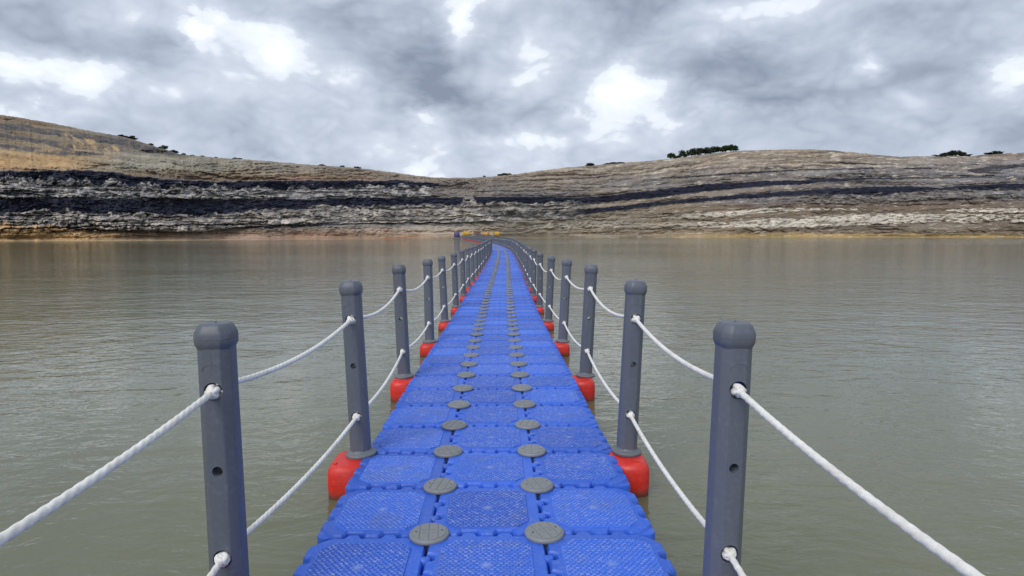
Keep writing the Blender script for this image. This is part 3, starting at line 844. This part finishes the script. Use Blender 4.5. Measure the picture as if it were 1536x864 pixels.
def make_postcap(detail):
    bm = bmesh.new()
    pr = [(.060, .940), (.0625, .944), (.0690, .956), (.0712, .962), (.0722, .970), (.0722, .9745), (.0711, .9752), (.0711, .9762), (.0722, .977), (.0718, .990), (.0695, 1.000), (.0600, 1.018), (.0555, 1.0245), (.050, 1.0275), (.046, 1.028)]
    if not detail: pr = [(.058, .935), (.0715, .968), (.0705, .990), (.056, 1.020), (.036, 1.030)]
    n = 8
    rings = []
    for hw, z_ in pr:
        hw *= .85
        c = hw * .44
        rg = oct_ring(hw, c, z_)
        if detail:
            out = []
            for i in range(8):
                p0, p1, p2 = Vector(rg[i - 1]), Vector(rg[i]), Vector(rg[(i + 1) % 8]); e = hw * .10
                out += [p1 + (p0 - p1).normalized() * e, p1 + ((p0 - p1).normalized() + (p2 - p1).normalized()) * e * .28, p1 + (p2 - p1).normalized() * e]
            rg = [tuple(p) for p in out]
        rings.append(rg)
    stack_rings(bm, rings)
    if detail: lathe(bm, [(.004, 1.028), (.0035, 1.033), (.002, 1.034)], 8)
    return bm_mesh('post_cap', bm, GREY, R(50))
def make_flange(detail):
    bm = bmesh.new()
    pr = [(.088, -.012), (.090, .0), (.087, .005), (.078, .009), (.067, .014), (.062, .022), (.0605, .026)]
    rings = []
    nn = 32 if detail else 12
    for r_, z_ in pr:
        rings.append([(r_ * math.cos(2 * math.pi * i / nn), r_ * math.sin(2 * math.pi * i / nn), z_) for i in range(nn)])
    stack_rings(bm, rings)
    return bm_mesh('base_flange', bm, FLANGE, R(40))
sh_hi, sh_lo = make_shaft(True), make_shaft(False)
cp_hi, cp_lo = make_postcap(True), make_postcap(False)
fl_hi, fl_lo = make_flange(True), make_flange(False)
# far posts: one small mesh
bm = bmesh.new()
stack_rings(bm, [oct_ring(.0605, .026, 0), oct_ring(.0585, .026, .95), oct_ring(.0715, .03, .968), oct_ring(.0705, .03, .990), oct_ring(.056, .025, 1.020), oct_ring(.036, .015, 1.03)])
far_post = bm_mesh('far_post', bm, GREY)

post_k = [-5, -1] + list(range(2, NROW - 2, 4))
FIXED = {(1, -5): (.83, 0, 1), (-1, -1): (-.880, -1.0, 1.0), (1, -1): (.835, 1.0, 1.0), (-1, 2): (-.768, 0, 2.2), (1, 2): (.822, 0, 2.2), (-1, 6): (-.824, 0, 1.9), (1, 6): (.862, 0, 2.4), (-1, 10): (-.820, 0, .8), (1, 10): (.855, 0, 2.6)}
lab = {-1: "dark grey plastic railing post on the walkway's left edge, walking towards the cliffs", 1: "dark grey plastic railing post on the walkway's right edge, walking towards the cliffs"}
grp = {-1: 'posts along the left edge of the walkway', 1: 'posts along the right edge of the walkway'}
POSTS = {-1: [], 1: []}
for side in (-1, 1):
    for k in post_k:
        lx, pr_, lean = FIXED.get((side, k), (side * (.835 - .05 * min(1, max(0, (k - 10) / 12)) + rj.uniform(-.012, .012)), rj.uniform(-.8, .8), rj.uniform(.3, 2.4)))
        s = row_s(k)
        p, h = onpath(s, lx, .006 - (.028 if k < 0 else 0))
        rot = Matrix.Rotation(h, 4, 'Z') @ Matrix.Rotation(R(lean) * side, 4, 'Y') @ Matrix.Rotation(R(pr_) * .6, 4, 'X') @ Matrix.Rotation(R(rj.uniform(-5, 5)), 4, 'Z')
        MW = Matrix.Translation(p) @ rot
        POSTS[side].append((MW, k))
        if k > -5 or True:
            rp, rh = onpath(s - .05, side * (.816 - .06 * min(1, max(0, (k - 10) / 12))), 0)
            rf = link('outrigger_float', red_me, walk, rp, (0, R(rj.uniform(-1, 1)), rh + (math.pi if side < 0 else 0) + R(rj.uniform(-1.5, 1.5))))
        if k <= 110:
            t = link('railing_post', None); t.empty_display_size = .2
            t.matrix_world = MW
            d_ = k < 46
            link('shaft', sh_hi if d_ else sh_lo, t); link('post_cap', cp_hi if d_ else cp_lo, t); link('base_flange', fl_hi if d_ else fl_lo, t)
        else:
            t = link('railing_post', far_post); t.matrix_world = MW
        tag(t, lab[side], 'post', grp[side])

# ------------------------------------------------------------------ ropes
def make_knot():
    bm = bmesh.new()
    rk = random.Random(2)
    # an overhand knot: fat turns of rope round a core
    bmesh.ops.create_icosphere(bm, subdivisions=2, radius=.021)
    for q in range(3):
        ax = Matrix.Rotation(rk.uniform(-.5, .5), 4, 'X') @ Matrix.Rotation(rk.uniform(-.5, .5) + q * 1.05, 4, 'Y') @ Matrix.Rotation(q * 1.1, 4, 'Z')
        n, mseg = 18, 8
        vs_ = []
        for i in range(n):
            t = 2 * math.pi * i / n
            ring = []
            for j in range(mseg):
                u = 2 * math.pi * j / mseg
                r_ = .0175 + .0105 * math.cos(u) * (1 + .12 * math.cos(6 * t + 2 * u))
                ring.append(bm.verts.new(ax @ Vector((r_ * math.cos(t), r_ * math.sin(t), .0105 * math.sin(u) + .004 * math.sin(2 * t)))))
            vs_.append(ring)
        for i in range(n):
            for j in range(mseg):
                bm.faces.new((vs_[i][j], vs_[(i + 1) % n][j], vs_[(i + 1) % n][(j + 1) % mseg], vs_[i][(j + 1) % mseg]))
    return bm_mesh('knot', bm, ROPE, R(60))
knot_me = make_knot()
bm = bmesh.new(); bmesh.ops.create_icosphere(bm, subdivisions=1, radius=.027); knot_lo = bm_mesh('knot_low', bm, ROPE, R(60))

def rope_span(a, b, sag, step, nside, r0=.0105, pitch=.036, ph=0.0):
    a, b = Vector(a), Vector(b)
    ln = (b - a).length
    n = max(4, int(ln / step))
    P_ = []
    for i in range(n + 1):
        t = i / n
        p = a.lerp(b, t); p.z -= sag * 4 * t * (1 - t)
        P_.append(p)
    V_, F_ = [], []
    for i, p in enumerate(P_):
        d_ = (P_[min(i + 1, n)] - P_[max(i - 1, 0)]).normalized()
        s_ = d_.cross(Vector((0, 0, 1))).normalized(); u_ = s_.cross(d_)
        tw = 2 * math.pi * (i * ln / n) / pitch / 1.0 + ph
        for j in range(nside):
            f = 2 * math.pi * j / nside
            r_ = r0 * (1 + (.17 * abs(math.cos(1.5 * (f - tw / 3 * 1.0))) - .10 if nside > 8 else 0))
            V_.append(p + (s_ * math.cos(f) + u_ * math.sin(f)) * r_)
    for i in range(n):
        for j in range(nside):
            F_.append((i * nside + j, i * nside + (j + 1) % nside, (i + 1) * nside + (j + 1) % nside, (i + 1) * nside + j))
    return V_, F_
rlab = {(-1, 0): "upper white twisted rope threaded through posts on the walkway's left edge, walking towards the cliffs",
        (-1, 2): "lower white twisted rope threaded through posts on the walkway's left edge, walking towards the cliffs",
        (1, 0): "upper white twisted rope threaded through posts on the walkway's right edge, walking towards the cliffs",
        (1, 2): "lower white twisted rope threaded through posts on the walkway's right edge, walking towards the cliffs"}
SAG = {(-1, 0): [.045, .050, .068, .075], (1, 0): [.052, .046, .072, .06], (-1, 2): [.04, .035, .05, .05], (1, 2): [.05, .035, .05, .06]}
for side in (-1, 1):
    for hi in (0, 2):
        root = None
        V_, F_ = [], []
        ks = []
        pl = POSTS[side]
        for i in range(1, len(pl)):
            MW, k = pl[i]; MN, _k = pl[i - 1]
            front = MW @ Vector((0, -.054, HOLES[hi])); back = MN @ Vector((0, .053, HOLES[hi]))
            
            sg = SAG[(side, hi)][i - 1] if i - 1 < 4 else rj.uniform(.025, .085) * (1 if hi == 0 else .6)
            near = k <= 10
            v_, f_ = rope_span(front, back, sg, .007 if near else (.03 if k < 40 else .16), 18 if near else (8 if k < 40 else 6), ph=rj.uniform(0, 6))
            b_ = len(V_); V_ += v_; F_ += [tuple(q + b_ for q in f) for f in f_]
            v_, f_ = rope_span(MW @ Vector((0, .053, HOLES[hi])), front, 0, .03, 6)          # through the post
            b_ = len(V_); V_ += v_; F_ += [tuple(q + b_ for q in f) for f in f_]
            if k < 90: ks.append((front, k, MW))
        ro = link('railing_rope', mesh_np('railing_rope', V_, F_, ROPE, True))
        tag(ro, rlab[(side, hi)], 'rope', 'ropes strung along the walkway')
        for fpt, k, MW in ks:
            link('knot', knot_me if k < 30 else knot_lo, ro, fpt, (rj.uniform(-.4, .4), rj.uniform(0, 6), rj.uniform(-.4, .4))).scale = (.92, .92, .92)

# ------------------------------------------------------------------ far landing: ramp, raft and tanks at the waterline
def simple(name, col, rough=.5, dust=(.4, .36, .3), amt=.4):
    return plastic(name, col, dust, rough, amt, .12, 40)
YEL = simple('yellow_paint', (.62, .36, .03)); ORG = simple('orange_paint', (.50, .26, .07)); PUR = simple('violet_blue_paint', (.075, .06, .20))
RUST = simple('rusty_brown_paint', (.22, .12, .075)); STEEL = simple('dull_steel', (.12, .12, .13)); TIMB = simple('tan_timber', (.33, .24, .15), .8)
def bxs(bm, c, s, rz=0, bev=0):
    r_ = bmesh.ops.create_cube(bm, size=1, matrix=Matrix.Translation(c) @ Matrix.Rotation(rz, 4, 'Z') @ Matrix.Diagonal((*s, 1)))
    if bev:
        es = list({e for v_ in r_['verts'] for e in v_.link_edges})
        bmesh.ops.bevel(bm, geom=es, offset=bev, segments=2, affect='EDGES', profile=.5)
def cyl_x(bm, c, r_, ln, seg=20, dome=.25):
    prof = [(-ln / 2 - dome * r_, .35), (-ln / 2 - dome * .6 * r_, .75), (-ln / 2, 1), (ln / 2, 1), (ln / 2 + dome * .6 * r_, .75), (ln / 2 + dome * r_, .35)]
    rings = [[(c[0] + x, c[1] + r_ * q * math.cos(2 * math.pi * i / seg), c[2] + r_ * q * math.sin(2 * math.pi * i / seg)) for i in range(seg)] for x, q in prof]
    stack_rings(bm, rings)
def cyl_z(bm, c, r_, z0, z1, seg=20):
    lathe(bm, [(r_, z0 + c[2]), (r_, z1 + c[2] - .12 * r_), (r_ * .85, z1 + c[2]), (r_ * .3, z1 + c[2] + .1 * r_)], seg, (c[0], c[1]))

# landing ramp at the end of the walkway
pe, he = onpath(row_s(NROW), 0, 0)
lr = link('landing_ramp', None, None, (pe.x, pe.y, WATER), (0, 0, he))
tag(lr, 'tan timber landing ramp where the blue walkway meets the far shore', 'ramp')
for i in range(12):
    bm = bmesh.new(); bxs(bm, (0, .25 + i * .5, .42 + .03 * i), (3.6, .47, .09)); link('plank', bm_mesh('plank', bm, TIMB), lr)
for sx in (-1, 1):
    bm = bmesh.new(); bxs(bm, (sx * 1.6, 3.0, .28), (.18, 6.2, .5)); link('side_beam', bm_mesh('side_beam', bm, STEEL), lr)

def shore_spot(px, off):
    j = int(np.argmin(np.abs(xs - px)))
    p = ground_at(px, depth=float(D0[j]) + off)
    return p
# tank with domed ends on a skid
def skid_tank(px, off, mat, label, r_=.72, ln=.9, rz=0.0, name='tank', dark=True):
    p = shore_spot(px, off)
    t = link(name, None, None, (p.x, p.y, p.z - .15), (0, 0, rz)); tag(t, label, 'tank')
    bm = bmesh.new(); cyl_x(bm, (0, 0, r_ + .42), r_, ln); link('vessel', bm_mesh('vessel', bm, mat, R(50)), t)
    bm = bmesh.new()
    for sy in (-1, 1): bxs(bm, (0, sy * r_ * .62, .16), (ln + .7, .16, .32))
    for sx in (-1, 1): bxs(bm, (sx * ln * .38, 0, .38), (.16, r_ * 1.4, .5))
    link('skid', bm_mesh('skid', bm, STEEL), t)
    bm = bmesh.new(); lathe(bm, [(.22, r_ * 2 + .36), (.22, r_ * 2 + .52), (.12, r_ * 2 + .58)], 14); link('hatch', bm_mesh('hatch', bm, STEEL), t)
    return t
skid_tank(700, .5, YEL, 'dusty yellow tank on a dark skid beside the tan landing ramp', .95, 1.5, .2)
skid_tank(730, .5, ORG, 'dull orange tank on the far shore between rusty container and bright yellow tank', .88, 1.3, -.3)
skid_tank(745, .5, YEL, 'bright yellow tank on the far shore behind the bend of the walkway', .95, 1.6, .1)
p = shore_spot(716, .8)
t = link('site_container', None, None, (p.x, p.y, p.z - .1), (0, 0, .25)); tag(t, 'small rusty brown site container on the shore between yellow and orange tanks', 'container')
bm = bmesh.new(); bxs(bm, (0, 0, .85), (2.2, 1.5, 1.5), 0, .05); link('box', bm_mesh('box', bm, RUST), t)
bm = bmesh.new(); bxs(bm, (0, -.76, .8), (.8, .05, 1.2)); link('door', bm_mesh('door', bm, STEEL), t)
bm = bmesh.new(); bxs(bm, (0, 0, 1.63), (2.35, 1.65, .08)); link('roof', bm_mesh('roof', bm, STEEL), t)
# pump raft with violet-blue drum
j = int(np.argmin(np.abs(xs - 686)))
dj = float(D0[j]) - 7
pos = Vector((CAMX, 0, WATER)) + FWD * dj + RGT * (dj * float(tanx[j]))
t = link('pump_raft', None, None, pos, (0, 0, .1)); tag(t, 'grey pump raft carrying a violet blue drum on the water near the far shore', 'raft')
bm = bmesh.new(); bxs(bm, (0, 0, .12), (2.8, 2.0, .75), 0, .12); link('pontoon', bm_mesh('pontoon', bm, STEEL), t)
bm = bmesh.new(); lathe(bm, [(.75, .62), (.92, .8), (1.0, 1.3), (.97, 1.8), (.8, 2.2), (.45, 2.42), (.15, 2.48)], 20); link('drum', bm_mesh('drum', bm, PUR, R(50)), t)
bm = bmesh.new(); cyl_z(bm, (0, 0, .5), .85, 0, .35); link('drum_base', bm_mesh('drum_base', bm, STEEL, R(50)), t)
bm = bmesh.new(); cyl_x(bm, (1.7, .3, .75), .13, 1.8, 10); link('pipe', bm_mesh('pipe', bm, STEEL, R(50)), t)

# ------------------------------------------------------------------ trees and bushes on the rim
LEAF = []
for i, cc in enumerate([(.030, .048, .022), (.038, .056, .026), (.045, .060, .032)]):
    m = M('dark_foliage_%d' % i, .8, .2)
    rndl = m.n('ShaderNodeNewGeometry').outputs['Random Per Island']
    m.out('Base Color', m.mixc(rndl, tuple(v_ * .6 for v_ in cc), tuple(v_ * 1.5 for v_ in cc)))
    LEAF.append(m.m)
BARK = M('bark', .9, .1, (.07, .055, .042)).m
def make_crown(seed, nclump, leaves, flat=1.0):
    """unit crown: about 1 wide, 1 tall, centred at z .55; clumps of small leaf faces"""
    rg = np.random.RandomState(seed)
    V_, F_ = [], []
    for q in range(nclump):
        th = rg.uniform(0, 2 * math.pi); rr_ = .40 * math.sqrt(rg.uniform(0, 1)); zc = .54 + rg.uniform(-.32, .32) * (1 - rr_ * 1.2)
        cc_ = np.array([rr_ * math.cos(th), rr_ * math.sin(th), zc]); cr_ = rg.uniform(.13, .22)
        for l in range(leaves):
            d_ = rg.randn(3); d_ /= np.linalg.norm(d_)
            c_ = cc_ + d_ * cr_ * rg.uniform(.45, 1.05) * np.array([1, 1, .8])
            u_ = rg.randn(3); u_ /= np.linalg.norm(u_); v_ = np.cross(u_, rg.randn(3)); v_ /= np.linalg.norm(v_)
            sz = rg.uniform(.030, .062)
            b_ = len(V_)
            V_ += [c_ - u_ * sz, c_ + v_ * sz * .7, c_ + u_ * sz, c_ - v_ * sz * .7]; F_.append((b_, b_ + 1, b_ + 2, b_ + 3))
    return mesh_np('crown', V_, F_, LEAF[seed % 3])
def make_trunk(seed):
    rg = random.Random(seed); bm = bmesh.new()
    def limb(a, b, r0, r1, n=3):
        a, b = Vector(a), Vector(b); rings = []
        d_ = (b - a).normalized(); s_ = d_.orthogonal().normalized(); u_ = d_.cross(s_)
        for i in range(n + 1):
            t = i / n; p = a.lerp(b, t) + Vector((rg.uniform(-.01, .01), rg.uniform(-.01, .01), 0)); r_ = r0 + (r1 - r0) * t
            rings.append([tuple(p + s_ * r_ * math.cos(f) + u_ * r_ * math.sin(f)) for f in [2 * math.pi * j / 7 for j in range(7)]])
        stack_rings(bm, rings)
    limb((0, 0, -.08), (.01, 0, .42), .034, .022)
    for q in range(5):
        th = q * 1.26 + rg.uniform(-.3, .3)
        limb((.01, 0, .30 + .03 * q), (.26 * math.cos(th), .26 * math.sin(th), .58 + .05 * q), .017, .006)
    return bm_mesh('trunk', bm, BARK, R(60))
crowns = [make_crown(s_, n_, l_) for s_, n_, l_ in ((1, 22, 80), (2, 19, 90), (3, 24, 70), (4, 16, 90))]
trunks = [make_trunk(s_) for s_ in (1, 2, 3, 4)]
def tree(px, ytop, ybase, wpx, label, group=None, back=2.0, bush=False):
    j = int(np.argmin(np.abs(xs - px)))
    rim = Vector(G[NR, j]); dpt = float(Pd2[-1, j])
    x_ = CAMX + FWD.x * (dpt + back) + RGT.x * (dpt + back) * tanx[j]; y_ = FWD.y * (dpt + back) + RGT.y * (dpt + back) * tanx[j]
    hgt = (ybase - ytop) / FPX * dpt; wd = 1.6 * wpx / FPX * dpt
    zb = rim.z - .1 - hgt * (.24 if bush else .14)
    # keep the crown top at its height above the rim
    i = rj.randrange(4)
    t = link('bush' if bush else 'tree', None, None, (x_, y_, zb), (0, 0, rj.uniform(0, 6)))
    t.scale = (wd, wd, max(hgt * 1.12, .4))
    tag(t, label, 'bush' if bush else 'tree', group)
    link('crown', crowns[i], t); link('trunk', trunks[i], t)
GA = 'trees in the row on the rim of the highest cliff'
for px, yt, yb, wd in [(1018, 224, 237, 6), (1022, 224, 237, 6), (1032, 223, 236.5, 9), (1041, 220, 235.5, 12), (1053, 221, 234, 12), (1065, 220, 233, 12), (1075, 221.5, 232, 9), (1083, 219, 231.5, 11), (1090, 218, 230.5, 11), (1096, 220, 230, 7)]:
    tree(px, yt, yb, wd, 'dark green tree in the longest row on the cliff rim', GA, rj.uniform(1.5, 6))
tree(1003, 229, 240, 9, 'round dark tree at the low end of the longest row on the rim', None)
tree(1011, 233, 239.5, 10, 'low spreading tree next to the longest tree row on the rim', None, 2, True)
for px, yt, yb, wd in [(1397, 233.5, 238, 12), (1407, 230.5, 238, 12), (1417, 228, 238, 13), (1427, 230, 238, 12), (1437, 233, 237.5, 10)]:
    tree(px, yt, yb, wd, 'dark green tree in the compact mounded grove on the flat rim', 'trees of the compact grove on the rim', rj.uniform(1, 4))
for px, yt, yb, wd in [(1471, 230.5, 235, 9), (1478, 228.5, 234.5, 10), (1485, 230, 234, 8)]:
    tree(px, yt, yb, wd, 'small dark tree in the trio beyond the compact grove', 'three small trees on the rim', 1.5)
tree(1532, 227.5, 232, 9, 'small bush on the rim past the trio of small trees', None, 1.5, True)
tree(883, 245.5, 251.5, 9, 'lone round bush on the slope of the rim above the lignite seams', None, 1.0, True)
for px, yt, yb, wd in [(908, 246.5, 249.5, 8), (917, 245.5, 249, 9), (927, 245, 248, 8)]:
    tree(px, yt, yb, wd, 'low bush in the flat thicket beside the lone round bush', 'bushes of the flat thicket on the rim', 1.5, True)
for px, yt, yb, wd in [(751, 260.5, 265, 6), (757, 259.5, 264.5, 7), (763, 260.5, 264, 6)]:
    tree(px, yt, yb, wd, 'low bush in the dip of the skyline above the walkway', 'bushes in the dip of the skyline', 1.5, True)
tree(727, 264, 267.5, 3, 'tiny bush in the lowest dip of the skyline', None, 1.5, True)
tree(208, 205.5, 212.5, 11, 'widest round bush on the rim of the tan hill', None, 1.0, True)
for px, yt, yb, wd in [(195, 205, 209.5, 8), (238, 216, 221, 5), (256, 220, 227.5, 9), (271, 226, 232, 8), (284, 231, 235, 5), (298, 234, 237, 4), (312, 235, 238, 4)]:
    tree(px, yt, yb, wd, 'small bush scattered down the rim of the tan hill', 'bushes down the rim of the tan hill', 1.0, True)
for px, yt, yb, wd in [(332, 236.8, 239.5, 4), (360, 238, 241.5, 5), (367, 238.5, 242, 5), (488, 247.5, 251, 8), (518, 249, 253, 5), (540, 251, 254.5, 7)]:
    tree(px, yt, yb, wd, 'tiny dark bush on the long level rim of the grey slope', 'bushes on the level rim of the grey slope', 1.0, True)
